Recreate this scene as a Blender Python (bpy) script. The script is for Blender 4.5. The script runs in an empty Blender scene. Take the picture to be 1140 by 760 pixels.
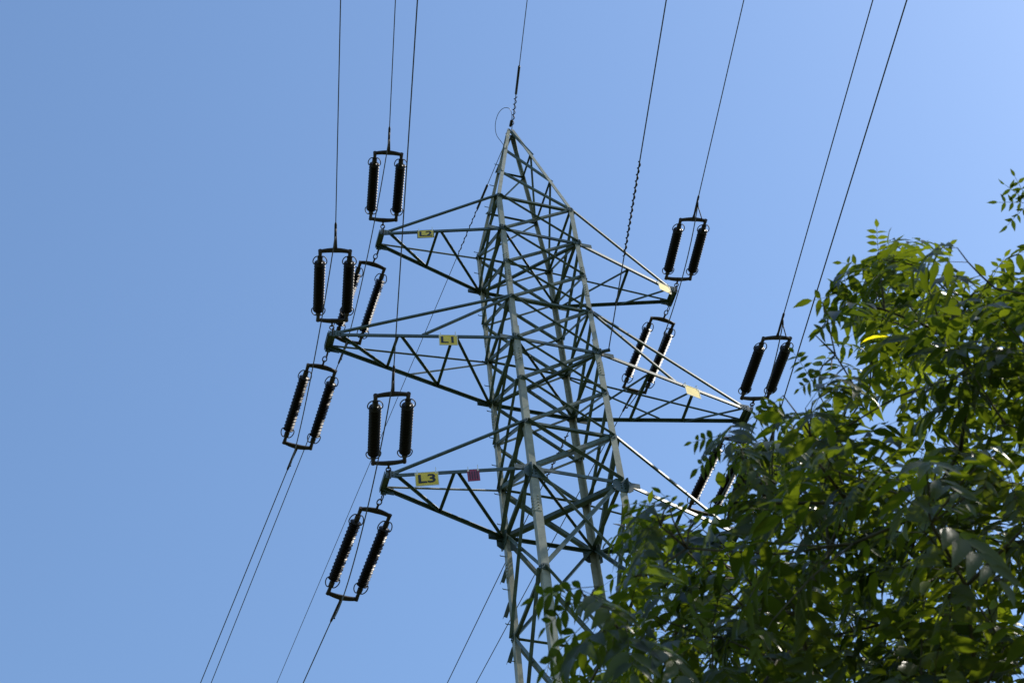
import bpy, math, random
import numpy as np
from mathutils import Vector, Matrix

R = math.radians
SC = bpy.context.scene
C = SC.collection
rng = np.random.default_rng(7)
random.seed(7)

# ------------------------------------------------------------ camera, sky, sun, exposure
CAM = np.array([-7.6936, -18.3043, 1.6])
YAW, PITCH, ROLL, FPX = 0.3689, 0.9297, -0.1176, 1750.0
_f = np.array([math.sin(YAW)*math.cos(PITCH), math.cos(YAW)*math.cos(PITCH), math.sin(PITCH)])
_r = np.array([math.cos(YAW), -math.sin(YAW), 0.0]); _u = np.cross(_r, _f)
_c, _s = math.cos(ROLL), math.sin(ROLL)
RT, UP = _c*_r+_s*_u, -_s*_r+_c*_u
cd = bpy.data.cameras.new('camera'); cam = bpy.data.objects.new('camera', cd); C.objects.link(cam)
M = Matrix.Identity(4)
for i in range(3):
    M[i][0], M[i][1], M[i][2], M[i][3] = RT[i], UP[i], -_f[i], CAM[i]
cam.matrix_world = M
cd.sensor_width = 36.0; cd.sensor_fit = 'HORIZONTAL'; cd.lens = FPX/1140*36
cd.clip_start = 0.1; cd.clip_end = 3000
cd.dof.use_dof = True; cd.dof.focus_distance = 30.0; cd.dof.aperture_fstop = 9.0
SC.camera = cam

SUN_EL = R(50)
SUN_VEC = Vector((math.cos(SUN_EL)*math.cos(R(-10)), math.cos(SUN_EL)*math.sin(R(-10)), math.sin(SUN_EL)))
w = bpy.data.worlds.new('World'); SC.world = w; w.use_nodes = True
nt = w.node_tree; nt.nodes.clear()
sky = nt.nodes.new('ShaderNodeTexSky'); sky.sky_type = 'NISHITA'; sky.sun_disc = False
sky.sun_elevation = SUN_EL
sky.sun_rotation = math.atan2(SUN_VEC.x, SUN_VEC.y)
sky.altitude = 100; sky.air_density = 1.5; sky.dust_density = 0.7; sky.ozone_density = 6.0
bg = nt.nodes.new('ShaderNodeBackground'); bg.inputs['Strength'].default_value = 0.15
wo = nt.nodes.new('ShaderNodeOutputWorld')
nt.links.new(sky.outputs[0], bg.inputs[0]); nt.links.new(bg.outputs[0], wo.inputs[0])
sd = bpy.data.lights.new('sun', 'SUN'); sd.energy = 4.5; sd.angle = R(0.5); sd.color = (1.0, 0.93, 0.82)
sun = bpy.data.objects.new('sun', sd); C.objects.link(sun)
sun.rotation_euler = SUN_VEC.to_track_quat('Z', 'Y').to_euler(); sun.location = (20, 0, 60)
SC.view_settings.view_transform = 'Standard'; SC.view_settings.look = 'None'
SC.view_settings.exposure = 0.335; SC.view_settings.gamma = 1.0; SC.view_settings.use_curve_mapping = False

# ------------------------------------------------------------ materials
def mat(name, col, rough=0.6, metal=0.0, spec=0.5, var=0.15, scale=6.0, col2=None, bump=0.0, bscale=60.0):
    m = bpy.data.materials.new(name); m.use_nodes = True
    n = m.node_tree.nodes; l = m.node_tree.links; b = n['Principled BSDF']
    b.inputs['Roughness'].default_value = rough; b.inputs['Metallic'].default_value = metal
    b.inputs['Specular IOR Level'].default_value = spec
    tc = n.new('ShaderNodeTexCoord'); no = n.new('ShaderNodeTexNoise'); no.inputs['Scale'].default_value = scale
    no.inputs['Detail'].default_value = 8; no.inputs['Roughness'].default_value = 0.65
    l.new(tc.outputs['Object'], no.inputs['Vector'])
    cr = n.new('ShaderNodeValToRGB')
    c2 = col2 or tuple(c*(1-2*var) for c in col)
    cr.color_ramp.elements[0].position = 0.36; cr.color_ramp.elements[0].color = (*c2, 1)
    cr.color_ramp.elements[1].position = 0.62; cr.color_ramp.elements[1].color = (*col, 1)
    l.new(no.outputs['Fac'], cr.inputs[0]); l.new(cr.outputs[0], b.inputs['Base Color'])
    if bump:
        n2 = n.new('ShaderNodeTexNoise'); n2.inputs['Scale'].default_value = bscale
        bp = n.new('ShaderNodeBump'); bp.inputs['Strength'].default_value = bump; bp.inputs['Distance'].default_value = 0.01
        l.new(tc.outputs['Object'], n2.inputs['Vector']); l.new(n2.outputs['Fac'], bp.inputs['Height']); l.new(bp.outputs[0], b.inputs['Normal'])
    return m

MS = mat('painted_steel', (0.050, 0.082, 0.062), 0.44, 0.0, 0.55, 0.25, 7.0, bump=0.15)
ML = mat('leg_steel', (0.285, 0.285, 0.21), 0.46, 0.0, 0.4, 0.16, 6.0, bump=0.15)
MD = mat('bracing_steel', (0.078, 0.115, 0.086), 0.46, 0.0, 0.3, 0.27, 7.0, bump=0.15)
MG = mat('dull_fitting', (0.04, 0.033, 0.03), 0.6, 0.0, 0.25, 0.2, 9.0, col2=(0.025, 0.015, 0.012))
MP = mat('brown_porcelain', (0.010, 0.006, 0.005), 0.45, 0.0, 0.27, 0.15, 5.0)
MW = mat('stranded_conductor', (0.07, 0.07, 0.075), 0.55, 0.3, 0.5, 0.15, 12.0)
MY = mat('yellow_enamel', (0.82, 0.58, 0.03), 0.3, 0.0, 0.5, 0.08, 8.0)
MK = mat('black_lettering', (0.012, 0.012, 0.012), 0.4, 0, 0.4, 0.1)
MR = mat('red_enamel', (0.30, 0.03, 0.065), 0.35, 0, 0.5, 0.12, 8.0)
MC = mat('pale_enamel', (0.75, 0.72, 0.62), 0.3, 0, 0.5, 0.06, 8.0)
MCO = mat('concrete', (0.34, 0.33, 0.30), 0.85, 0, 0.3, 0.15, 3.0, bump=0.3)
MBK = mat('bark', (0.055, 0.042, 0.032), 0.85, 0, 0.3, 0.25, 14.0, bump=0.6, bscale=40)
MTW = mat('twig_bark', (0.08, 0.068, 0.035), 0.75, 0, 0.3, 0.2, 20.0)
MGR = mat('meadow_grass', (0.05, 0.08, 0.025), 0.9, 0, 0.2, 0.25, 0.6, col2=(0.07, 0.065, 0.03), bump=0.5, bscale=12)

def leaf_material():
    m = bpy.data.materials.new('ash_leaf'); m.use_nodes = True
    n = m.node_tree.nodes; l = m.node_tree.links; n.clear()
    out = n.new('ShaderNodeOutputMaterial'); at = n.new('ShaderNodeAttribute'); at.attribute_name = 'tint'
    cr = n.new('ShaderNodeValToRGB'); e = cr.color_ramp.elements
    e[0].position = 0.0; e[0].color = (0.010, 0.018, 0.006, 1)
    e[1].position = 0.82; e[1].color = (0.038, 0.050, 0.009, 1)
    x = cr.color_ramp.elements.new(0.985); x.color = (0.10, 0.13, 0.025, 1)
    x = cr.color_ramp.elements.new(0.995); x.color = (0.45, 0.38, 0.02, 1)
    l.new(at.outputs['Fac'], cr.inputs[0])
    b = n.new('ShaderNodeBsdfPrincipled'); b.inputs['Roughness'].default_value = 0.34
    b.inputs['Specular IOR Level'].default_value = 0.30
    l.new(cr.outputs[0], b.inputs['Base Color'])
    # transmitted light is a brighter, yellower green than the reflected one
    hs = n.new('ShaderNodeMix'); hs.data_type = 'RGBA'; hs.blend_type = 'MULTIPLY'; hs.inputs[0].default_value = 1
    hs.inputs[7].default_value = (6.6, 6.2, 1.1, 1)
    l.new(cr.outputs[0], hs.inputs[6])
    t = n.new('ShaderNodeBsdfTranslucent'); l.new(hs.outputs[2], t.inputs['Color'])
    mx = n.new('ShaderNodeMixShader'); mx.inputs[0].default_value = 0.40
    l.new(b.outputs[0], mx.inputs[1]); l.new(t.outputs[0], mx.inputs[2]); l.new(mx.outputs[0], out.inputs[0])
    tc = n.new('ShaderNodeTexCoord'); no = n.new('ShaderNodeTexNoise'); no.inputs['Scale'].default_value = 90
    bp = n.new('ShaderNodeBump'); bp.inputs['Strength'].default_value = 0.25; bp.inputs['Distance'].default_value = 0.004
    l.new(tc.outputs['Object'], no.inputs['Vector']); l.new(no.outputs['Fac'], bp.inputs['Height']); l.new(bp.outputs[0], b.inputs['Normal'])
    return m
MLF = leaf_material()

# ------------------------------------------------------------ helpers
class MB:
    """collects vertices and faces, build() links them as one mesh object"""
    def __init__(s): s.v = []; s.f = []
    def add(s, vs, fs):
        o = len(s.v); s.v += [tuple(map(float, v)) for v in vs]; s.f += [tuple(i+o for i in f) for f in fs]
    def prism(s, poly, a, b, x, y):
        """poly: 2-D outline in axes x, y swept from a to b"""
        a, b, x, y = map(lambda q: np.asarray(q, float), (a, b, x, y)); n = len(poly)
        vs = [a+x*p[0]+y*p[1] for p in poly]+[b+x*p[0]+y*p[1] for p in poly]
        fs = [(i, (i+1) % n, (i+1) % n+n, i+n) for i in range(n)]
        fs += [tuple(range(n-1, -1, -1)), tuple(range(n, 2*n))]
        s.add(vs, fs)
    def angle(s, a, b, wid, n1, n2, t=0.009):
        """steel angle section, corner line a-b, flanges towards n1 and n2"""
        a, b = np.asarray(a, float), np.asarray(b, float); d = b-a; d /= np.linalg.norm(d)
        n1 = np.asarray(n1, float); n1 = n1-d*(n1@d); n1 /= np.linalg.norm(n1)
        n2 = np.asarray(n2, float); n2 = n2-d*(n2@d); n2 = n2-n1*(n2@n1); n2 /= np.linalg.norm(n2)
        s.prism([(0, 0), (wid, 0), (wid, t), (t, t), (t, wid), (0, wid)], a, b, n1, n2)
    def plate(s, pts, n, t=0.01):
        n = np.asarray(n, float); n /= np.linalg.norm(n); k = len(pts)
        vs = [np.asarray(p, float)-n*t/2 for p in pts]+[np.asarray(p, float)+n*t/2 for p in pts]
        s.add(vs, [tuple(range(k-1, -1, -1)), tuple(range(k, 2*k))]+[(i, (i+1) % k, (i+1) % k+k, i+k) for i in range(k)])
    def box(s, c, sx, sy, sz, X=(1, 0, 0), Y=(0, 1, 0), Z=(0, 0, 1)):
        c, X, Y, Z = map(lambda q: np.asarray(q, float), (c, X, Y, Z))
        s.prism([(-sx/2, -sy/2), (sx/2, -sy/2), (sx/2, sy/2), (-sx/2, sy/2)], c-Z*sz/2, c+Z*sz/2, X, Y)
    def tube(s, pts, r, k=6, closed=False):
        P = np.asarray(pts, float); n = len(P); rs = np.broadcast_to(np.asarray(r, float), (n,))
        T = np.gradient(P, axis=0)
        if closed: T = np.roll(P, -1, 0)-np.roll(P, 1, 0)
        T /= np.linalg.norm(T, axis=1)[:, None]+1e-12
        ref = np.array([0, 0, 1.]) if abs(T[0][2]) < .9 else np.array([1., 0, 0])
        u = ref-T[0]*(ref@T[0]); u /= np.linalg.norm(u); vs = []
        for i in range(n):
            u = u-T[i]*(u@T[i]); u /= np.linalg.norm(u); v = np.cross(T[i], u)
            for j in range(k):
                a = 2*math.pi*j/k; vs.append(P[i]+rs[i]*(u*math.cos(a)+v*math.sin(a)))
        fs = []
        for i in range(n if closed else n-1):
            i2 = (i+1) % n
            for j in range(k): fs.append((i*k+j, i*k+(j+1) % k, i2*k+(j+1) % k, i2*k+j))
        if not closed: fs += [tuple(range(k-1, -1, -1)), tuple(range((n-1)*k, n*k))]
        s.add(vs, fs)
    def lathe(s, prof, a, d, k=20):
        """prof: (distance along d, radius)"""
        a = np.asarray(a, float); d = np.asarray(d, float); d /= np.linalg.norm(d)
        ref = np.array([0, 0, 1.]) if abs(d[2]) < .9 else np.array([1., 0, 0])
        u = np.cross(d, ref); u /= np.linalg.norm(u); v = np.cross(d, u)
        vs = [a+d*h+r*(u*math.cos(2*math.pi*j/k)+v*math.sin(2*math.pi*j/k)) for h, r in prof for j in range(k)]
        n = len(prof)
        fs = [(i*k+j, i*k+(j+1) % k, (i+1)*k+(j+1) % k, (i+1)*k+j) for i in range(n-1) for j in range(k)]
        s.add(vs, fs+[tuple(range(k-1, -1, -1)), tuple(range((n-1)*k, n*k))])
    def build(s, name, m, parent=None, smooth=False):
        me = bpy.data.meshes.new(name); me.from_pydata(s.v, [], s.f); me.materials.append(m)
        if smooth: me.shade_smooth()
        o = bpy.data.objects.new(name, me); C.objects.link(o)
        if parent is not None:
            o.parent = parent; o.matrix_parent_inverse = world_of(parent).inverted()
        return o

def world_of(o):
    m = o.matrix_basis.copy()
    if o.parent: m = world_of(o.parent) @ o.matrix_parent_inverse @ m
    return m

def tag(o, label=None, cat=None, group=None, kind=None):
    if label: o['label'] = label
    if cat: o['category'] = cat
    if group: o['group'] = group
    if kind: o['kind'] = kind
    return o

def thing(name, loc, label, cat, group=None):
    o = bpy.data.objects.new(name, None); C.objects.link(o); o.location = tuple(map(float, loc))
    o.empty_display_size = 0.2
    return tag(o, label, cat, group)

unit = lambda v: np.asarray(v, float)/np.linalg.norm(v)
lerp = lambda a, b, t: np.asarray(a, float)*(1-t)+np.asarray(b, float)*t

# ------------------------------------------------------------ ground
g = MB(); N = 60
xs = np.sign(np.linspace(-1, 1, N))*np.abs(np.linspace(-1, 1, N))**2.5*1500
gv = [(x, y, -0.02+0.0*x) for x in xs for y in xs]
g.add(gv, [(i*N+j, (i+1)*N+j, (i+1)*N+j+1, i*N+j+1) for i in range(N-1) for j in range(N-1)])
tag(g.build('ground', MGR), kind='structure')

# ------------------------------------------------------------ lattice tower
Z3, T3, Z1, T1, Z2, T2, AP = 22.866, 24.144, 26.805, 28.22, 30.866, 32.232, 37.125
W3 = 0.9036
def hw(z):
    if z >= T2: return W3+(0.085-W3)*(z-T2)/(AP-T2)
    if z >= Z3: return W3
    w_ = W3+0.0044*(Z3-z)
    if z < 15: w_ += 0.055*(15-z)
    return w_
SG = {'near left': (-1, -1), 'near right': (1, -1), 'far left': (-1, 1), 'far right': (1, 1)}
tower = thing('lattice_tower', (0, 0, 0), 'tall pale green steel lattice pylon with six tapering crossarms and a pointed peak', 'electricity pylon')

def corner(s, z): w_ = hw(z); return np.array([s[0]*w_, s[1]*w_, z])
def bolts(mb, c, n, u, v, nx, ny, pitch=0.07, off=0.0):
    n = unit(n); u = unit(u); v = unit(v)
    for i in range(nx):
        for j in range(ny):
            p = np.asarray(c)+u*(i-(nx-1)/2)*pitch+v*(j-(ny-1)/2)*pitch+n*off
            mb.lathe([(0, .014), (.016, .014)], p, n, 6)

# legs: steel angles with bolted splices
for nm, s in SG.items():
    m = MB(); n1, n2 = (-s[0], 0, 0), (0, -s[1], 0)
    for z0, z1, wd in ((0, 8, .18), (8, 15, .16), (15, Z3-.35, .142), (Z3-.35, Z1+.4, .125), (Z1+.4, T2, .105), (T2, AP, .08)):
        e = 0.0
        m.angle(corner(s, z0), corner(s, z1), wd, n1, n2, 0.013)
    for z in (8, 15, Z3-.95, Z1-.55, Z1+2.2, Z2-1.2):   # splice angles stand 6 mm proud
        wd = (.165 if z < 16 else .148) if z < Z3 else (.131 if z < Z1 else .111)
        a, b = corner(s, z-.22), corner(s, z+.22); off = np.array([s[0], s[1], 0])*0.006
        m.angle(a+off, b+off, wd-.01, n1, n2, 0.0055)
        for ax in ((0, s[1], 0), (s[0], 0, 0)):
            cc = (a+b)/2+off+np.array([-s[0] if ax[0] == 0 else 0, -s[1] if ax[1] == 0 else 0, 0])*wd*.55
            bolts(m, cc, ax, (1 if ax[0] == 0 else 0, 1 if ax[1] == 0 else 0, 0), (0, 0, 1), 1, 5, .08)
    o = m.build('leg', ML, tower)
# step bolts up the far-left leg
s = SG['far left']; z = 3.0; k = 0
while z < AP-1:
    c = corner(s, z); 
    sb = MB()
    if k % 2: sb.tube([c+(.05, 0, 0), c+(.05, .10, 0), c+(.05, .105, .02)], .009, 6)
    else: sb.tube([c+(0, -.05, 0), c+(-.10, -.05, 0), c+(-.105, -.05, .02)], .009, 6)
    sb.build('step_bolt', MD, tower); z += 0.42; k += 1
# splayed climbing brackets that stick out of the far-left leg
for z in (22.1, 21.25, 20.2, 19.1, 17.9):
    c = corner(s, z)
    cb = MB(); cb.angle(c+(0, .02, 0), c+(-.10, .05, -.34), .07, (0, 1, 0), (1, 0, 0), .008)
    cb.build('climbing_bracket', MD, tower)

FACES = {'near': (('near left', 'near right'), (0, 1, 0)), 'far': (('far left', 'far right'), (0, -1, 0)),
         'left': (('near left', 'far left'), (1, 0, 0)), 'right': (('near right', 'far right'), (-1, 0, 0))}
M21, M13 = T1+(Z2-T1)*0.5, T3+(Z1-T3)*0.5
P1, P2 = T2+(AP-T2)/3, T2+(AP-T2)*2/3
low = [Z3-2.55]
for h in (2.65, 2.75, 2.9, 3.1, 3.3, 3.5): low.append(low[-1]-h)
levels = [0.25]+low[::-1]+[Z3, T3, M13, Z1, T1, M21, Z2, T2]
def gus(mb, c, n, u, v, a=.16, b=.16):
    n, u, v = unit(n), unit(u), unit(v); c = np.asarray(c)
    pts = [c-u*a-v*b*.6, c-u*a*.6-v*b, c+u*a*.6-v*b, c+u*a-v*b*.6, c+u*a+v*b*.6, c+u*a*.6+v*b, c-u*a*.6+v*b, c-u*a+v*b*.6]
    mb.plate(pts, n, .011)
for fn, ((A, B), inn) in FACES.items():
    sA, sB = SG[A], SG[B]; inn = np.array(inn, float)
    for i in range(len(levels)-1):
        z0, z1 = levels[i], levels[i+1]
        wd = .055 if z0 >= Z3 else .065
        if z0 == Z3: wd = .085
        if z0 < 12: wd = .08
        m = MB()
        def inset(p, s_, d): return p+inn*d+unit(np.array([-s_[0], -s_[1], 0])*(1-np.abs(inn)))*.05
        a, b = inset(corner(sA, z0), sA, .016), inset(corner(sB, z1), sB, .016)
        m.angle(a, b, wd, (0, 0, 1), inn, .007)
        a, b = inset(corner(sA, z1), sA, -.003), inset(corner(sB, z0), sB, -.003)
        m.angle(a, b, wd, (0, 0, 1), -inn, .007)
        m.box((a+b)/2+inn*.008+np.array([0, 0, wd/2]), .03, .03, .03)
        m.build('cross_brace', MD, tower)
    # peak: one diagonal per panel plus a light horizontal
    flip = fn in ('far', 'left')
    zs = [T2, P1, P2, AP-.02]
    m = MB()
    for i in range(3):
        sa, sb_ = (sA, sB) if not flip else (sB, sA)
        a, b = corner(sa, zs[i+1])+inn*.014, corner(sb_, zs[i])+inn*.014
        m.angle(a, b, .05, (0, 0, 1), inn, .007)
        if i and fn in ('far', 'right'): m.angle(corner(sA, zs[i])+inn*.03, corner(sB, zs[i])+inn*.03, .04, (0, 0, -1), inn, .006)
    m.build('peak_bracing', MD, tower)
    for z in (Z3, T3, Z1, T1, Z2, T2, low[0], low[2], low[4]):
        wd = .075 if z in (Z3, Z1, Z2) else .06
        if z < Z3 and fn == 'near': continue
        if z in (Z3, Z1, Z2) and fn in ('near', 'far'): continue       # there the crossarm chord runs through
        m = MB()
        m.angle(corner(sA, z)+inn*.026, corner(sB, z)+inn*.026, wd, (0, 0, 1), inn, .008)
        m.build('horizontal_strut', MD, tower)
    # gusset plates at the joints
    for z in levels[1:]:
        big = z in (Z3, Z1, Z2)
        for s_ in (sA, sB):
            u = np.array([1, 0, 0]) if inn[0] == 0 else np.array([0, 1, 0])
            inw = unit(np.array([-s_[0], -s_[1], 0])*(1-np.abs(inn)))
            k = (.19, .17) if z == Z3 else ((.11, .10) if big else (.07, .075))
            m = MB(); c = corner(s_, z)+inw*(.07 if not big else .06)-inn*.008
            if z == Z3: c = c-np.array([0, 0, .13])
            gus(m, c, inn, u, (0, 0, 1), *k)
            bolts(m, c-inn*.008, -inn, u, (0, 0, 1), 2, 2 if not big else 3, .065)
            gp = m.build('gusset_plate', MS, tower)
# plan bracing inside the body at each crossarm level
for z in (Z3, Z1, Z2):
    m = MB(); q = hw(z)
    wd = .10 if z == Z3 else .06
    m.angle((-q+.05, q-.05, z-.02), (q-.05, -q+.05, z-.02), wd, (1, 1, 0), (0, 0, 1), .008)
    m.angle((-q+.05, -q+.05, z-.045), (q-.05, q-.05, z-.045), .045, (1, -1, 0), (0, 0, -1), .007)
    m.build('plan_bracing', MS, tower)
# concrete feet
for nm, s_ in SG.items():
    m = MB(); c = corner(s_, 0)
    m.lathe([(0, .50), (.30, .45), (.42, .38)], (c[0], c[1], -.1), (0, 0, 1), 20); m.build('footing', MCO, tower)

# crossarms
TY = 0.17
ARMS = {'L2': (-1, 3.4259, Z2, T2), 'L1': (-1, 4.4617, Z1, T1), 'L3': (-1, 3.3527, Z3, T3),
        'R2': (1, 3.4151, Z2, T2), 'R1': (1, 4.423, Z1, T1), 'R3': (1, 3.3527, Z3, T3)}
def arm_point(arm, side, t):
    """point on the bottom chord; t=0 at the tip, 1 at the tower leg; side -1 near, +1 far"""
    sx, L, z, tz = ARMS[arm]; q = hw(z)
    return lerp((sx*L, side*TY, z), (sx*q, side*q, z), t)
for arm, (sx, L, z, tz) in ARMS.items():
    root = bpy.data.objects.new('crossarm', None); C.objects.link(root); root.location = (sx*hw(z), 0, z)
    root.parent = tower; q = hw(z); long = L > 4
    for side in (-1, 1):
        a, b = arm_point(arm, side, -.02), arm_point(arm, side, 1)
        wd = .078 if side < 0 else .062
        m = MB(); m.angle(a, b, wd, (0, 0, -1), (0, -side, 0), .009)
        if sx < 0:      # the chord carries on through the body to the other leg
            m.angle(np.array([-q-.01, side*(q+.0), z]), np.array([q+.01, side*(q+.0), z]), wd, (0, 0, -1), (0, -side, 0), .0095)
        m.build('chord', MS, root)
        tp = np.array([sx*(L-.06), side*TY, z+.01]); tt = np.array([sx*hw(tz), side*hw(tz), tz])
        m = MB(); m.angle(tp, tt, .046, (0, 0, 1), (0, -side, 0), .007)
        m.build('tie_bar', MS, root)
        if long:
            t2_ = .50
            m = MB(); m.angle(arm_point(arm, side, t2_)+(0, -side*.02, .01), tt+(0, 0, -.05), .045, (0, 0, 1), (0, -side, 0), .007)
            m.build('secondary_tie', MS, root)
    nodes = ([(-1, .035), (1, .36), (-1, .37), (1, .67), (-1, .67), (1, .99)] if long else [(-1, .05), (1, .47), (-1, .48), (1, .99)])
    for i in range(len(nodes)-1):
        a = arm_point(arm, *nodes[i])+(0, 0, -.012); b = arm_point(arm, *nodes[i+1])+(0, 0, -.012)
        d = unit(b-a); m = MB(); a = a+d*.02; b = b-d*.02
        m.angle(a, b, .05, np.cross(d, (0, 0, 1)), (0, 0, -1), .007); m.build('lattice_bar', MD, root)
    # tip: end channel, gusset plates and attachment lugs
    m = MB()
    m.box((sx*(L+.01), 0, z-.03), .06, 2*TY+.08, .012)
    m.box((sx*(L+.055), 0, z-.03), .012, 2*TY+.08, .11)
    pts = [arm_point(arm, -1, -.02), arm_point(arm, 1, -.02), arm_point(arm, 1, .028), arm_point(arm, -1, .028)]
    m.plate([p+(0, 0, .014) for p in pts], (0, 0, 1), .01)
    for side in (-1, 1):
        m.box((sx*(L-.01), side*(TY+.03), z-.06), .10, .014, .16)
        c = arm_point(arm, side, .035)
        m.box(c+(0, side*.009, -.02), .24, .010, .17)
        bolts(m, c+(0, side*.012, -.02), (0, side, 0), (1, 0, 0), (0, 0, 1), 3, 2, .06)
    m.build('tip_plate', MS, root)
    # knuckle where chord passes the leg
    for side in (-1, 1):
        m = MB(); p = np.array([sx*(q+.16), side*(q-.02), z-.045]); m.box(p, .26, .012, .12)
        m.build('joint_plate', MS, root)

# ------------------------------------------------------------ signs hung on the crossarm chords
def text_mesh(body, size):
    cu = bpy.data.curves.new('t', 'FONT'); cu.body = body; cu.size = size; cu.align_x = 'CENTER'; cu.align_y = 'CENTER'
    cu.extrude = 0.0015; cu.offset = size*0.022
    o = bpy.data.objects.new('t', cu); C.objects.link(o); dg = bpy.context.evaluated_depsgraph_get()
    me = bpy.data.meshes.new_from_object(o.evaluated_get(dg)); bpy.data.objects.remove(o); return me
def sign(arm, t, wid, hgt, m_plate, label, text=None, border=None, tilt=0.0, stripes=False):
    a = arm_point(arm, -1, t); sx = ARMS[arm][0]
    X = unit(arm_point(arm, -1, 1)-arm_point(arm, -1, 0))*(-sx)
    if sx < 0: X = unit(arm_point(arm, -1, 1)-arm_point(arm, -1, 0))
    Z = np.array([0, 0, 1.]); X = unit(X*math.cos(tilt)+Z*math.sin(tilt)); Nn = unit(np.cross(X, Z)); Zt = np.cross(Nn, X)*-1
    Zt = unit(np.cross(X, Nn)*-1); Zt = Zt if Zt[2] > 0 else -Zt
    c = a+Nn*.022+np.array([0, 0, -hgt/2-.035])
    root = thing('sign_plate', c, label, 'sign', 'plates hung on the crossarm chords')
    m = MB(); m.box(c, wid, hgt, .004, X, Zt, Nn); m.build('plate', m_plate, root)
    m = MB()
    for k in (-1, 1):
        p = c+X*k*wid*.40+Zt*hgt*.42+Nn*.004
        top = p+np.array([0, 0, .10+.04*(k > 0)])
        m.tube([p, top, top-Nn*.05, top-Nn*.055-np.array([0, 0, .10])], .006, 5)
        m.box(p, .028, .05, .006, X, Zt, Nn)
    m.build('hanger', MC, root)
    if border:
        m = MB(); e = .012
        for k in (-1, 1):
            m.box(c+Zt*k*(hgt/2-e/2)+Nn*.0045, wid, e, .003, X, Zt, Nn)
            m.box(c+X*k*(wid/2-e/2)+Nn*.0047, e, hgt-2*e, .003, X, Zt, Nn)
        m.build('border', border, root)
    if stripes:
        m = MB()
        for k in range(4): m.box(c+X*(k-1.5)*wid*.2+Nn*.0045, wid*.07, hgt*.7, .003, X, Zt, Nn)
        m.build('lettering', MK, root)
    if text:
        me = text_mesh(text, hgt*.86); me.materials.clear(); me.materials.append(MK)
        o = bpy.data.objects.new('lettering', me); C.objects.link(o)
        p = c+Nn*.005-Zt*hgt*.01
        Mx = Matrix.Identity(4)
        for i in range(3): Mx[i][0], Mx[i][1], Mx[i][2], Mx[i][3] = X[i]*1.12, Zt[i], Nn[i], p[i]
        o.parent = root; o.matrix_basis = Matrix.Translation(-Vector(c)) @ Mx
    return root
sign('L2', .365, .37, .31, MY, 'yellow plate reading L2 hung on the top left crossarm', 'L2', MK)
sign('L1', .635, .37, .34, MY, 'yellow plate reading L1 hung on the long middle left crossarm', 'L1', MC)
sign('L3', .275, .42, .36, MY, 'yellow plate reading L3 hung on the lowest left crossarm', 'L3', MC, tilt=.03)
sign('L3', .60, .22, .31, MR, 'small dark red plate beside the L3 plate on the lowest left crossarm', None, None, tilt=.03, stripes=True)
sign('R2', .12, .34, .30, MY, 'sunlit washed out yellow plate near the tip of the top right crossarm', None, MC)
sign('R1', .40, .35, .32, MY, 'sunlit washed out yellow plate halfway along the middle right crossarm', None, MC)

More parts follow.
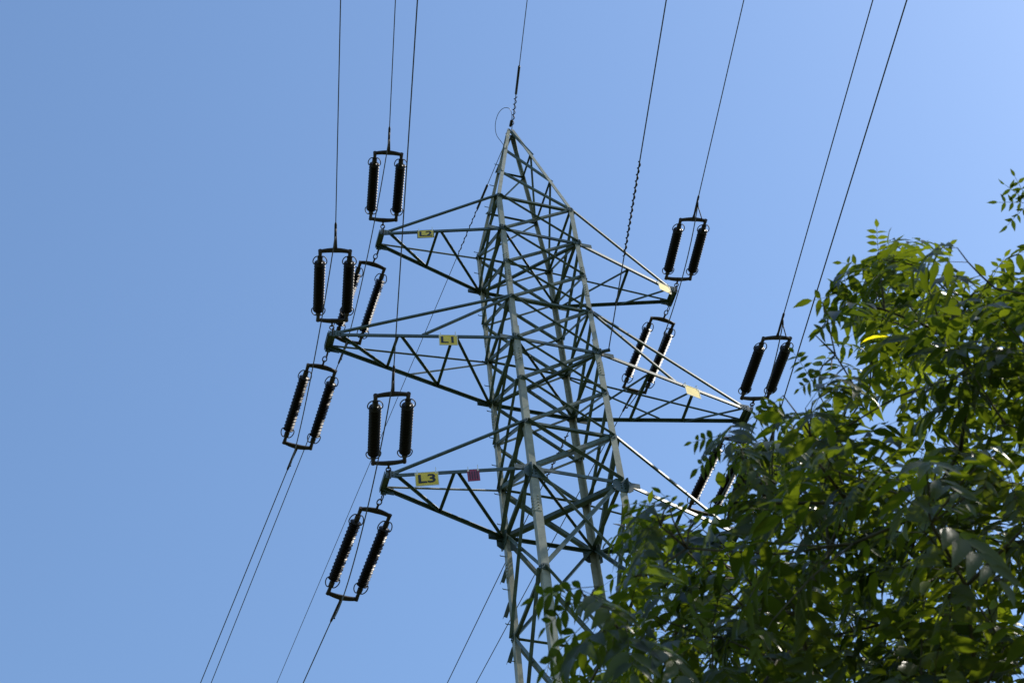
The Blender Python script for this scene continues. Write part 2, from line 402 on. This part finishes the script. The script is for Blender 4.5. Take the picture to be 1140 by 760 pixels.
# ------------------------------------------------------------ insulator strings
def sdir(az, el, sg):
    a, e = R(az), R(el); return np.array([math.sin(a)*math.cos(e), sg*math.cos(a)*math.cos(e), math.sin(e)])
SL = 2.25
def insulator_string(P, d, label, roll=0.0):
    d = unit(d); s = unit(np.cross(d, (0, 0, 1))); s = s if s[0] > 0 else -s
    n = np.cross(s, d); n = n if n[2] > 0 else -n
    s, n = s*math.cos(roll)+n*math.sin(roll), n*math.cos(roll)-s*math.sin(roll)
    root = thing('insulator_string', P, label, 'insulator string', 'double tension insulator strings')
    H = .275
    m = MB()                                     # shackle ring and link
    th = np.linspace(0, 2*math.pi, 17)[:-1]
    m.tube([P+d*(.09+.075*math.cos(t))+n*.055*math.sin(t)+s*.02 for t in th], .011, 6, True)
    m.tube([P+d*(.20+.06*math.cos(t))+s*.042*math.sin(t) for t in th], .012, 6, True)
    m.box(P+d*.32, .035, .03, .17, s, n, d)
    m.lathe([(0, .028), (.05, .028)], P+d*.36-n*.025, n, 8)
    m.build('shackle', MG, root)
    for y0, outer in ((.42, 1), (SL, -1)):
        m = MB(); c = P+d*y0
        # bowed yoke bar with arms turned towards the insulators
        k = 10; top = []; bot = []
        for i in range(k+1):
            u = -1+2*i/k; bow = -outer*.035*(1-u*u); top.append(c+s*H*u+d*(bow+outer*0.0)+d*.042*(1.2-.4*abs(u))); bot.append(c+s*H*u+d*bow-d*.042*(1.2-.4*abs(u)))
        m.plate(bot+top[::-1], n, .034)
        for k_ in (-1, 1):
            m.tube([c+s*H*k_-d*outer*.03, c+s*H*k_+d*outer*.02, c+s*H*k_+d*outer*.16], [.042, .038, .030], 8)
            m.lathe([(0, .03), (.05, .03)], c+s*H*k_-n*.025, n, 8)
        m.build('yoke', MG, root)
    b0, b1 = .575, SL-.155
    for k_ in (-1, 1):
        c = P+s*H*k_
        m = MB(); prof = [(b0, .046), (b0+.09, .046), (b0+.10, .034)]
        x = b0+.12; i = 0
        while x < b1-.13:
            r = .108 if i % 2 == 0 else .096
            prof += [(x, .036), (x+.006, r*.93), (x+.011, r), (x+.016, r*.9), (x+.030, .037)]; x += .0385; i += 1
        prof += [(b1-.10, .034), (b1-.09, .046), (b1, .046)]
        ins = m.build('x', MP, root, True); m.v = []; m.f = []
        bpy.data.objects.remove(ins)
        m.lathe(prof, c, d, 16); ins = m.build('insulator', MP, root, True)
        m = MB(); m.lathe([(b0-.02, .05), (b0+.085, .052)], c, d, 12); m.build('end_cap', MG, ins)
        m = MB(); m.lathe([(b1-.085, .052), (b1+.02, .05)], c, d, 12); m.build('end_cap', MG, ins)
        for y0, dr in ((b0, 1), (b1, -1)):      # pair of racket shaped arcing horns
            for h in (-1, 1):
                m = MB(); q = [(0, -.01), (.05, -.035), (.095, -.01), (.128, .06), (.132, .13), (.11, .175), (.075, .165), (.07, .13)]
                pts = [c+d*(y0+dr*b)+s*h*a for a, b in q]
                P_ = []
                for i in range(len(pts)-1):
                    for t in (0, .5): P_.append(lerp(pts[i], pts[i+1], t))
                P_.append(pts[-1]); P_ = np.array(P_); P_[1:-1] = (P_[:-2]+2*P_[1:-1]+P_[2:])/4
                m.tube(P_, .011, 5); m.build('arcing_horn', MG, ins)
    return P+d*SL, s, n

def wire_curve(E, sg, az, s0, length=160, kk=1/300., start=0.0):
    a = R(az); hd = np.array([math.sin(a), sg*math.cos(a), 0]); s_ = math.tan(R(s0))
    h = np.concatenate([np.linspace(start, 12, 30), np.linspace(13, length, 60)])
    return [E+hd*x+np.array([0, 0, s_*x-s_*kk*x*x/2]) for x in h], hd

def helix(pts_fn, h0, h1, turns, rad, wr, k=10):
    out = []
    n = int(turns*k); 
    for i in range(n+1):
        h = h0+(h1-h0)*i/n; p, t = pts_fn(h); u = unit(np.cross(t, (0, 0, 1))); v = np.cross(t, u)
        a = 2*math.pi*i/k; out.append(p+rad*(u*math.cos(a)+v*math.sin(a)))
    return out

WHERE = {'L2': 'top left', 'L1': 'middle left', 'L3': 'lowest left', 'R2': 'top right', 'R1': 'middle right', 'R3': 'lowest right'}
NEAR = {'L2': (-9.7, -10.2, -10.85, 0), 'L1': (-9.9, -10.4, -10.84, 3), 'L3': (-11.4, -11.8, -10.44, 5), 'R2': (-10.9, -12.5, -9.48, 0),
        'R1': (-9.3, -11.9, -9.74, 4), 'R3': (-9.0, -9.1, -9.22, 2)}
FAR = {'L2': (-5.5, -16.0, -6.32, 0), 'L1': (-3.9, -9.7, -6.84, 0), 'L3': (-7.1, -13.6, -6.78, 2), 'R2': (-4.8, -12.2, -7.34, 0),
       'R1': (-6.3, -9.9, -7.0, 0), 'R3': (-5.5, -11.5, -6.9, 0)}
ends = {}
for arm in ARMS:
    sx, L, z, tz = ARMS[arm]
    for sg, tab, nf in ((-1, NEAR, 'near'), (1, FAR, 'far')):
        az, el, waz, roll = tab[arm]
        side = 'camera side' if sg < 0 else 'far side'
        P = np.array([sx*(L-.005), sg*(TY+.03), z-.09])
        E, s_, n_ = insulator_string(P, sdir(az, el, sg), 'brown double insulator string on the %s of the %s crossarm' % (side, WHERE[arm]), R(roll))
        pts, hd = wire_curve(E, sg, waz, -4.0)
        root = thing('conductor', E, 'dark power line running from the string on the %s of the %s crossarm' % (side, WHERE[arm]), 'power line', 'power conductors')
        m = MB(); m.tube(pts[1:], .0108, 6); m.build('wire', MW, root, True)
        wd_ = unit(pts[3]-pts[0]); m = MB()
        # compression dead-end clamp, clevis plates to the yoke and jumper tongue
        m.lathe([(.05, .016), (.10, .022), (.30, .024), (.62, .024), (.66, .018)], E, wd_, 10)
        m.box(E+wd_*.06, .045, .035, .14, s_, n_, wd_)
        if sx > 0 and sg < 0:
            for k_ in (-.02, .13): m.tube([E+s_*k_*1.6+wd_*.0, E+wd_*.42+s_*.02], .012, 5)
        elif True:
            m.tube([E+s_*.035, E+wd_*.40+s_*.015], .010, 5)
        m.lathe([(0, .017), (.16, .017)], E+wd_*.55, unit(-wd_+np.array([0, 0, -1.2])), 8)
        m.build('dead_end_clamp', MG, root, True)
        ends[arm, sg] = E+wd_*.55+unit(-wd_+np.array([0, 0, -1.2]))*.12
    a, b = ends[arm, -1], ends[arm, 1]
    m = MB(); n = 40; sag = .95 if z > Z3 else .85
    m.tube([lerp(a, b, i/n)+np.array([0, 0, -sag*4*(i/n)*(1-i/n)*(.8+.8*(i/n-.5)**2)]) for i in range(n+1)], 0.0115, 6)
    tag(m.build('jumper_cable', MW, None, True), 'thin jumper loop passing under the tip of the %s crossarm' % WHERE[arm], 'jumper cable', 'jumper loops under the crossarms')

# ------------------------------------------------------------ earth wires at the peak
def simple_wire(name, E, sg, az, s0, rad, label, coil=None, sleeve=None, cat='cable'):
    pts, hd = wire_curve(E, sg, az, s0); sl = math.tan(R(s0))
    root = thing(name, E, label, cat, 'thin cables on the pylon')
    m = MB(); m.tube(pts, rad, 6); m.build('wire', MW, root, True)
    def fn(h): return E+hd*h+np.array([0, 0, sl*h-sl/300*h*h/2]), unit(hd+np.array([0, 0, sl]))
    if coil:
        m = MB(); h0, h1, tn, rd = coil; m.tube(helix(fn, h0, h1, tn, rd, .01), .011, 5); m.build('spiral_damper', MG, root, True)
    if sleeve:
        m = MB(); p, t = fn(sleeve[0]); L_ = sleeve[1]
        m.lathe([(0, .02), (.02, .032), (L_-.02, .032), (L_, .02)], p, t, 10); m.build('sleeve', MK, root, True)
    return root
tipn = np.array([0.02, -.10, AP-.03]); tipf = np.array([-.02, .10, AP-.03])
simple_wire('earth_wire', tipn, -1, -10.42, -6, .011, 'thin earth wire rising from the camera side of the pylon peak', (.12, 1.0, 5.5, .035), (1.05, .85), 'earth wire')
simple_wire('earth_wire', tipf, 1, -6.64, -6, .009, 'thin earth wire leaving the far side of the pylon peak', (2.2, 3.6, 7, .017), (1.45, .75), 'earth wire')
simple_wire('optical_cable', np.array([W3+.15, -W3-.1, Z1+.0]), -1, -11.4, -5.5, .012, 'long cable with a spiral damper rising from the near right leg', (2.4, 4.6, 15, .022), None, 'cable')
simple_wire('optical_cable', np.array([W3, W3+.1, Z1]), 1, -6.2, -5.5, .010, 'thin cable leaving the far right leg behind the lattice', (.3, 1.6, 9, .028), None, 'cable')
# bracket holding the cable off the near right leg is a part of the tower
m = MB(); m.angle((W3-.02, -W3-.02, Z1-.03), (W3+.17, -W3-.12, Z1-.03), .05, (0, 0, 1), (0, 1, 0), .008); m.build('cable_bracket', MS, tower)
m = MB(); lp = []
p0 = tipn+np.array([-.02, -.55, -.05])
LP = [(-.04, -.20, -.02), (-.06, -.45, -.03), (-.12, -.70, -.04), (-.24, -.86, -.05), (-.40, -.82, -.06), (-.50, -.60, -.10), (-.50, -.25, -.16), (-.40, .05, -.25), (-.24, .12, -.55), (-.12, .12, -.9)]
Q = [np.array(p)*(.9, .78, .9)+(0, 0, AP) for p in LP]; sm = []
for i in range(len(Q)-1):
    pa, pb, pc, pd = Q[max(i-1, 0)], Q[i], Q[i+1], Q[min(i+2, len(Q)-1)]
    for t in np.linspace(0, 1, 6)[:-1]:
        sm.append(.5*((2*pb)+(-pa+pc)*t+(2*pa-5*pb+4*pc-pd)*t*t+(-pa+3*pb-3*pc+pd)*t**3))
sm.append(Q[-1]); m.tube(sm, .008, 5)
lo = m.build('earth_wire_loop', MW, None, True); tag(lo, 'small curled wire loop at the very top of the pylon', 'wire loop')
m = MB(); m.lathe([(0, .02), (.02, .035), (.18, .035), (.2, .02)], Q[0], unit(Q[1]-Q[0]), 8); m.build('connector', MK, lo)

# ------------------------------------------------------------ ash tree in the foreground
POLY = [(618, 790), (615, 745), (622, 712), (650, 705), (640, 690), (592, 688), (590, 662), (625, 650), (668, 655), (684, 668), (690, 640), (702, 612), (682, 600),
        (684, 560), (712, 545), (752, 566), (775, 588), (805, 588), (822, 562), (824, 520), (812, 500), (806, 486), (818, 476), (834, 472), (842, 452),
        (865, 450), (900, 446), (920, 412), (914, 388), (922, 368), (914, 338), (935, 325), (937, 294), (962, 288), (975, 255), (992, 266),
        (1000, 284), (1055, 275), (1090, 318), (1082, 332), (1096, 318), (1112, 285), (1150, 278), (1500, 120), (1900, 900), (1500, 1700), (700, 1700), (610, 1000)]
PX = np.array(POLY, float)
def project(P):
    d = P-CAM; z = d@_f
    return np.stack([570+FPX*(d@RT)/z, 380-FPX*(d@UP)/z], -1), z
def inside(q):
    x, y = q[..., 0], q[..., 1]; r = np.zeros(x.shape, bool)
    for i in range(len(PX)):
        x1, y1 = PX[i]; x2, y2 = PX[i-1]
        c = ((y1 > y) != (y2 > y)) & (x < (x2-x1)*(y-y1)/(y2-y1+1e-9)+x1); r ^= c
    return r
def visible_ok(P, j=0):
    q, z = project(P); q = q+j; return (z < .5) | inside(q)
def ray(x, y): return unit(_f+RT*(x-570)/FPX-UP*(y-380)/FPX)

def leaflet_proto():
    st = [0, .18, .42, .7, 1.0]; wd = [0, .38, .5, .30, 0]
    v = [(0, 0, 0)]
    for t, w_ in zip(st[1:4], wd[1:4]):
        dz = -.10*t*t
        v += [(t, -w_, dz+.10*w_), (t, 0, dz), (t, w_, dz+.10*w_)]
    v.append((1, 0, -.14))
    f4 = []; f3 = [(0, 2, 1), (0, 3, 2)]
    for i in range(2):
        a = 1+3*i; f4 += [(a, a+1, a+4, a+3), (a+1, a+2, a+5, a+4)]
    f3 += [(7, 8, 10), (8, 9, 10)]
    return np.array(v, float), f4, f3
LV, LF4, LF3 = leaflet_proto()
lf_pos, lf_x, lf_y, lf_len, lf_wid, lf_tint = [], [], [], [], [], []
twigs = MB()
def compound_leaf(base, d, up, L, tint, n_pairs=4, force=False, droop=.15):
    """rachis arcs downwards; opposite leaflets and one terminal"""
    d = unit(d); pts = [base]; p = base; dd = d; k = 6
    for i in range(k):
        dd = unit(dd+np.array([0, 0, -droop])*(1+i*.15)); p = p+dd*L/k; pts.append(p)
    pts = np.array(pts)
    j_ = rng.normal(0, 9, 2)
    if not force and (not visible_ok(pts[3:4], j_)[0] or not visible_ok(pts[-1:], j_)[0]): return False
    twigs.tube(pts[::2], [.0016, .0013, .0011, .0008], 3)
    side = unit(np.cross(d, up))
    for j in range(n_pairs+1):
        t = .28+.72*j/n_pairs; x = t*k; i = min(int(x), k-1); q = lerp(pts[i], pts[i+1], x-i); ax = unit(pts[i+1]-pts[i])
        nn = unit(np.cross(side, ax)); nn = nn if nn@up > 0 else -nn
        ll = L*.355*(0.8+.3*math.sin(math.pi*min(t, .9)))*rng.uniform(.8, 1.18)
        for sgn in ((-1, 1) if j < n_pairs else (0,)):
            if sgn == 0: dx = ax
            else: dx = unit(ax*rng.uniform(.45, .8)+side*sgn+np.array([0, 0, -rng.uniform(.15, .8)]))
            yy = unit(np.cross(nn+rng.normal(0, .22, 3), dx))
            lf_pos.append(q); lf_x.append(dx); lf_y.append(yy); lf_len.append(ll); lf_wid.append(ll*rng.uniform(.29, .40))
            lf_tint.append(min(max(tint+rng.normal(0, .06), 0), .97) if rng.random() > .0012 else 1.0)
    return True
def shoot(base, d, L, n_nodes, tint):
    """leafy shoot bearing opposite pairs of compound leaves"""
    d = unit(d); pts = [base]; p = base; dd = d
    for i in range(n_nodes):
        dd = unit(dd+rng.normal(0, .10, 3)+np.array([0, 0, .05])); p = p+dd*L/n_nodes; pts.append(p)
    ok = 0; last = 0; a0 = rng.uniform(0, math.pi)
    last_ok = 0
    for i in range(1, n_nodes+1):
        ax = unit(pts[i]-pts[i-1]); u = unit(np.cross(ax, (.3, .2, 1))); v = np.cross(ax, u)
        a = a0+i*math.pi/2+rng.normal(0, .25)
        for sgn in (0, math.pi):
            if rng.random() < .12: continue
            rd = u*math.cos(a+sgn)+v*math.sin(a+sgn)
            ld = unit(rd+ax*rng.uniform(.4, 1.1)+np.array([0, 0, .15]))
            ok += compound_leaf(pts[i], ld, unit(np.array([0, 0, 1])+.5*ax), rng.uniform(.23, .36), tint, 4 if rng.random() < .6 else 3)
        if ok > last_ok: last = i
        last_ok = ok
    if last == n_nodes: ok += compound_leaf(pts[-1], unit(pts[-1]-pts[-2]), np.array([0, -.3, 1.]), rng.uniform(.2, .3), tint)
    if last: twigs.tube(pts[:last+1], np.linspace(.0045, .002, last+1), 5)
    return ok

CC = CAM+ray(1160, 760)*6.6+np.array([.35, 0, .1])
CR = np.array([2.75, 2.3, 2.25])
trunk_base = np.array([CC[0]+.55, CC[1]+.6, 0.0])
# end points of the fine branches, spread through the crown's volume
ends_ = []
while len(ends_) < 560:
    u = rng.normal(size=3); u /= np.linalg.norm(u); u *= rng.uniform(0, 1)**(1/2.4)
    p = CC+u*CR
    if np.linalg.norm(p-CAM) < 4.3 or p[2] < 2.9: continue
    if visible_ok(p[None])[0]: ends_.append(p)
# a few low sprays that reach out to the left and up
for (x, y, d) in ((655, 672, 4.7), (640, 735, 4.7), (690, 700, 4.8), (705, 580, 5.0), (735, 585, 5.0), (720, 640, 5.0), (765, 610, 5.1), (800, 500, 5.4), (845, 490, 5.6), (830, 530, 5.5),
                  (920, 350, 6.2), (955, 310, 6.4), (985, 300, 6.5), (1030, 300, 6.6), (930, 395, 6.1), (1070, 340, 6.5), (1120, 310, 6.2), (890, 455, 5.9), (665, 725, 4.8), (985, 345, 6.3), (1050, 370, 6.4), (900, 500, 5.8), (860, 560, 5.6)):
    ends_.append(CAM+ray(x, y)*d)
SPRAYS = [((982, 300), (931, 289), 6.4, .5), ((975, 325), (894, 331), 6.3, .5), ((945, 338), (902, 372), 6.2, .45), ((979, 290), (975, 252), 6.4, .6), ((985, 290), (1032, 272), 6.5, .6),
          ((1030, 300), (1056, 270), 6.5, .6), ((1035, 305), (1086, 312), 6.6, .55), ((925, 412), (886, 432), 6.0, .4), ((905, 425), (884, 392), 6.0, .5), ((872, 440), (838, 470), 5.7, .4),
          ((815, 484), (764, 490), 5.3, .3), ((812, 492), (772, 522), 5.3, .25), ((668, 652), (584, 662), 4.7, .35), ((650, 662), (600, 700), 4.7, .3), ((655, 690), (598, 748), 4.7, .3),
          ((748, 572), (684, 606), 5.0, .3), ((745, 562), (682, 558), 5.0, .4), ((770, 580), (735, 545), 5.1, .4), ((1100, 320), (1118, 282), 6.4, .6), ((950, 345), (925, 312), 6.3, .5),
          ((1110, 500), (1088, 560), 4.6, .7), ((1125, 530), (1140, 590), 4.6, .7), ((700, 690), (650, 735), 4.6, .3), ((860, 690), (835, 735), 4.6, .5), ((830, 470), (862, 445), 5.6, .5),
          ((852, 522), (814, 545), 5.4, .3), ((856, 500), (822, 512), 5.4, .35), ((845, 556), (806, 566), 5.3, .3), ((862, 480), (836, 520), 5.3, .3), ((850, 540), (832, 575), 5.3, .2)]
ends_ = np.array(ends_)
fork = np.array([CC[0]+.35, CC[1]+.4, CC[2]-2.2])
# skeleton: main boughs, then every end point joins the nearest wood
nodes = []; parent = []
def addn(p, par): nodes.append(np.array(p, float)); parent.append(par); return len(nodes)-1
addn(fork, -1); boughs = []
for k in range(9):
    a = 2*math.pi*k/9+.3; el = rng.uniform(.35, 1.2); dirn = np.array([math.cos(a)*math.cos(el), math.sin(a)*math.cos(el), math.sin(el)])
    par = 0; p = fork.copy(); ids = [0]
    for j in range(7):
        dirn = unit(dirn+rng.normal(0, .12, 3)+np.array([0, 0, .05])); p = p+dirn*.36
        if not visible_ok(p[None])[0]: break
        par = addn(p, par); ids.append(par)
    boughs.append(ids)
nb = len(nodes)
order = np.argsort(np.linalg.norm(ends_-fork, axis=1))
shoots = []
for idx in order:
    e = ends_[idx]; arr = np.array(nodes); dist = np.linalg.norm(arr-e, axis=1)+.25*np.linalg.norm(arr-fork, axis=1)*0.3
    i = int(np.argmin(dist)); a = nodes[i]; gap = np.linalg.norm(e-a); par = i
    nseg = max(1, int(gap/.22)); perp = rng.normal(0, 1, 3)*gap*.06
    for j in range(1, nseg+1):
        t = j/nseg; p = lerp(a, e, t)+perp*math.sin(math.pi*t); par = addn(p, par)
    shoots.append((par, e, unit(e-a)))
parent = np.array(parent); nn_ = len(nodes); rad2 = np.zeros(nn_)
leafcount = 0
for par, e, dr in shoots:
    out = unit(e-CC); d = unit(dr*.7+out*.6+rng.normal(0, .35, 3)+np.array([0, 0, .12]))
    tint = float(np.clip(rng.normal(.42, .22), 0, .96))
    q, z = project(e[None])
    ok = shoot(e, d, rng.uniform(.16, .34), int(rng.integers(3, 5)), tint)
    if ok: rad2[par] += .0035**2
    leafcount += ok
for a_, b_, d_, t_ in SPRAYS:
    p0_, p1_ = CAM+ray(*a_)*d_, CAM+ray(*b_)*(d_-.06); L_ = float(np.linalg.norm(p1_-p0_))
    up_ = unit(unit(CAM-p0_)*-.8+np.array([0, 0, .9])+rng.normal(0, .2, 3))
    i_ = int(np.argmin(np.linalg.norm(np.array(nodes)-p0_-(p0_-p1_)*.4, axis=1)+9*~visible_ok(np.array(nodes), np.array([-12., -14.]))+9*(rad2 <= 0))); twigs.tube([nodes[i_], lerp(nodes[i_], p0_, .5)+np.array([0, 0, .02]), p0_], [.004, .003, .0022], 5); rad2[i_] += .003**2
    compound_leaf(p0_, unit(p1_-p0_)+np.array([0, 0, .12]), up_, min(max(L_*.9, .15), .32), t_, 5 if L_ > .22 else 4, True, .05)
# the separate sprig that hangs in from the right edge
sp = CAM+ray(1150, 232)*6.3
sprig_from = CAM+ray(1290, 330)*6.4
PX_keep = PX; PX = np.array([(1112, 190), (1400, 150), (1400, 300), (1150, 262), (1118, 250)], float)
twigs.tube([sprig_from, lerp(sprig_from, sp, .5)+(0, 0, .03), sp], [.006, .005, .003], 5)
for (x_, y_) in ((1119, 205), (1116, 224), (1124, 246), (1136, 208), (1152, 252), (1160, 205)):
    q_ = CAM+ray(1146, 226)*6.3; p_ = CAM+ray(x_, y_)*6.3
    compound_leaf(q_, unit(p_-q_), unit(CAM-q_+rng.normal(0, 2, 3)), .115, .05, 3, True, .02)
PX = PX_keep
near_i = int(np.argmin(np.linalg.norm(np.array(nodes)-sprig_from, axis=1))); twigs.tube([nodes[near_i], sprig_from], [.008, .006], 5)
for i in range(nn_-1, 0, -1):
    rad2[parent[i]] += rad2[i]
radn = np.sqrt(rad2)*.55
tree = thing('ash_tree', trunk_base, 'leafy ash tree with feathery green leaves filling the lower right foreground', 'tree')
m = MB()
tp = [trunk_base+np.array([0, 0, -.05]), lerp(trunk_base, fork, .3)+(.05, 0, 0), lerp(trunk_base, fork, .7)+(-.04, .03, 0), fork]
m.tube(tp, [.17, .13, .115, max(radn[0], .095)], 14); m.build('trunk', MBK, tree, True)
bset = set(); 
for ids in boughs:
    if len(ids) < 3: continue
    m = MB(); m.tube([nodes[i] for i in ids], [max(min(radn[i], .07), .009) for i in ids[:1]]+[max(min(radn[i], .055), .008) for i in ids[1:]], 9); m.build('bough', MBK, tree, True)
comp = {}; comps = {}
for i in range(nb, nn_):
    p = parent[i]; comp[i] = comp[p] if p >= nb else i
    if rad2[i] <= 0 or (radn[i] < .012 and not visible_ok(nodes[i][None], np.array([0, -8.]))[0]): continue
    r0 = max(min(radn[p], .03), .003); r1 = max(min(radn[i], .03), .003)
    if p < nb: r0 = r1
    comps.setdefault(comp[i], MB()).tube([nodes[p], nodes[i]], [r0, r1], 6)
for mb_ in comps.values(): mb_.build('branch', MTW, tree, True)
twigs.build('leaf_stalks', MTW, tree)
# all leaflets as one foliage mesh
P0 = np.array(lf_pos); X = np.array(lf_x); Y = np.array(lf_y); Zn = np.cross(X, Y); LL = np.array(lf_len)[:, None, None]; WW = np.array(lf_wid)[:, None, None]
v = P0[:, None]+LV[None, :, 0:1]*LL*X[:, None]+LV[None, :, 1:2]*WW*Y[:, None]+LV[None, :, 2:3]*LL*Zn[:, None]
nl, nv = v.shape[:2]
curl = rng.uniform(-.6, 1.4, nl)[:, None]*(LV[None, :, 0]**2)*-.12*np.array(lf_len)[:, None]; v[..., 2] += curl
off = np.arange(nl)*nv
f4 = (off[:, None, None]+np.array(LF4)[None]).reshape(-1, 4); f3 = (off[:, None, None]+np.array(LF3)[None]).reshape(-1, 3)
me = bpy.data.meshes.new('foliage'); me.vertices.add(nl*nv); me.vertices.foreach_set('co', v.reshape(-1).astype(np.float32))
lt = np.concatenate([f4.reshape(-1), f3.reshape(-1)]).astype(np.int32)
me.loops.add(len(lt)); me.loops.foreach_set('vertex_index', lt)
ls = np.concatenate([np.arange(len(f4))*4, len(f4)*4+np.arange(len(f3))*3]).astype(np.int32)
me.polygons.add(len(ls)); me.polygons.foreach_set('loop_start', ls)
me.polygons.foreach_set('loop_total', np.concatenate([np.full(len(f4), 4), np.full(len(f3), 3)]).astype(np.int32))
me.update(calc_edges=True)
ta = me.attributes.new('tint', 'FLOAT', 'POINT'); ta.data.foreach_set('value', np.repeat(np.array(lf_tint), nv).astype(np.float32))
me.materials.append(MLF); me.shade_smooth()
fo = bpy.data.objects.new('crown', me); C.objects.link(fo); fo.parent = tree; fo.matrix_parent_inverse = world_of(tree).inverted()
print('leaflets', nl, 'compound', leafcount)
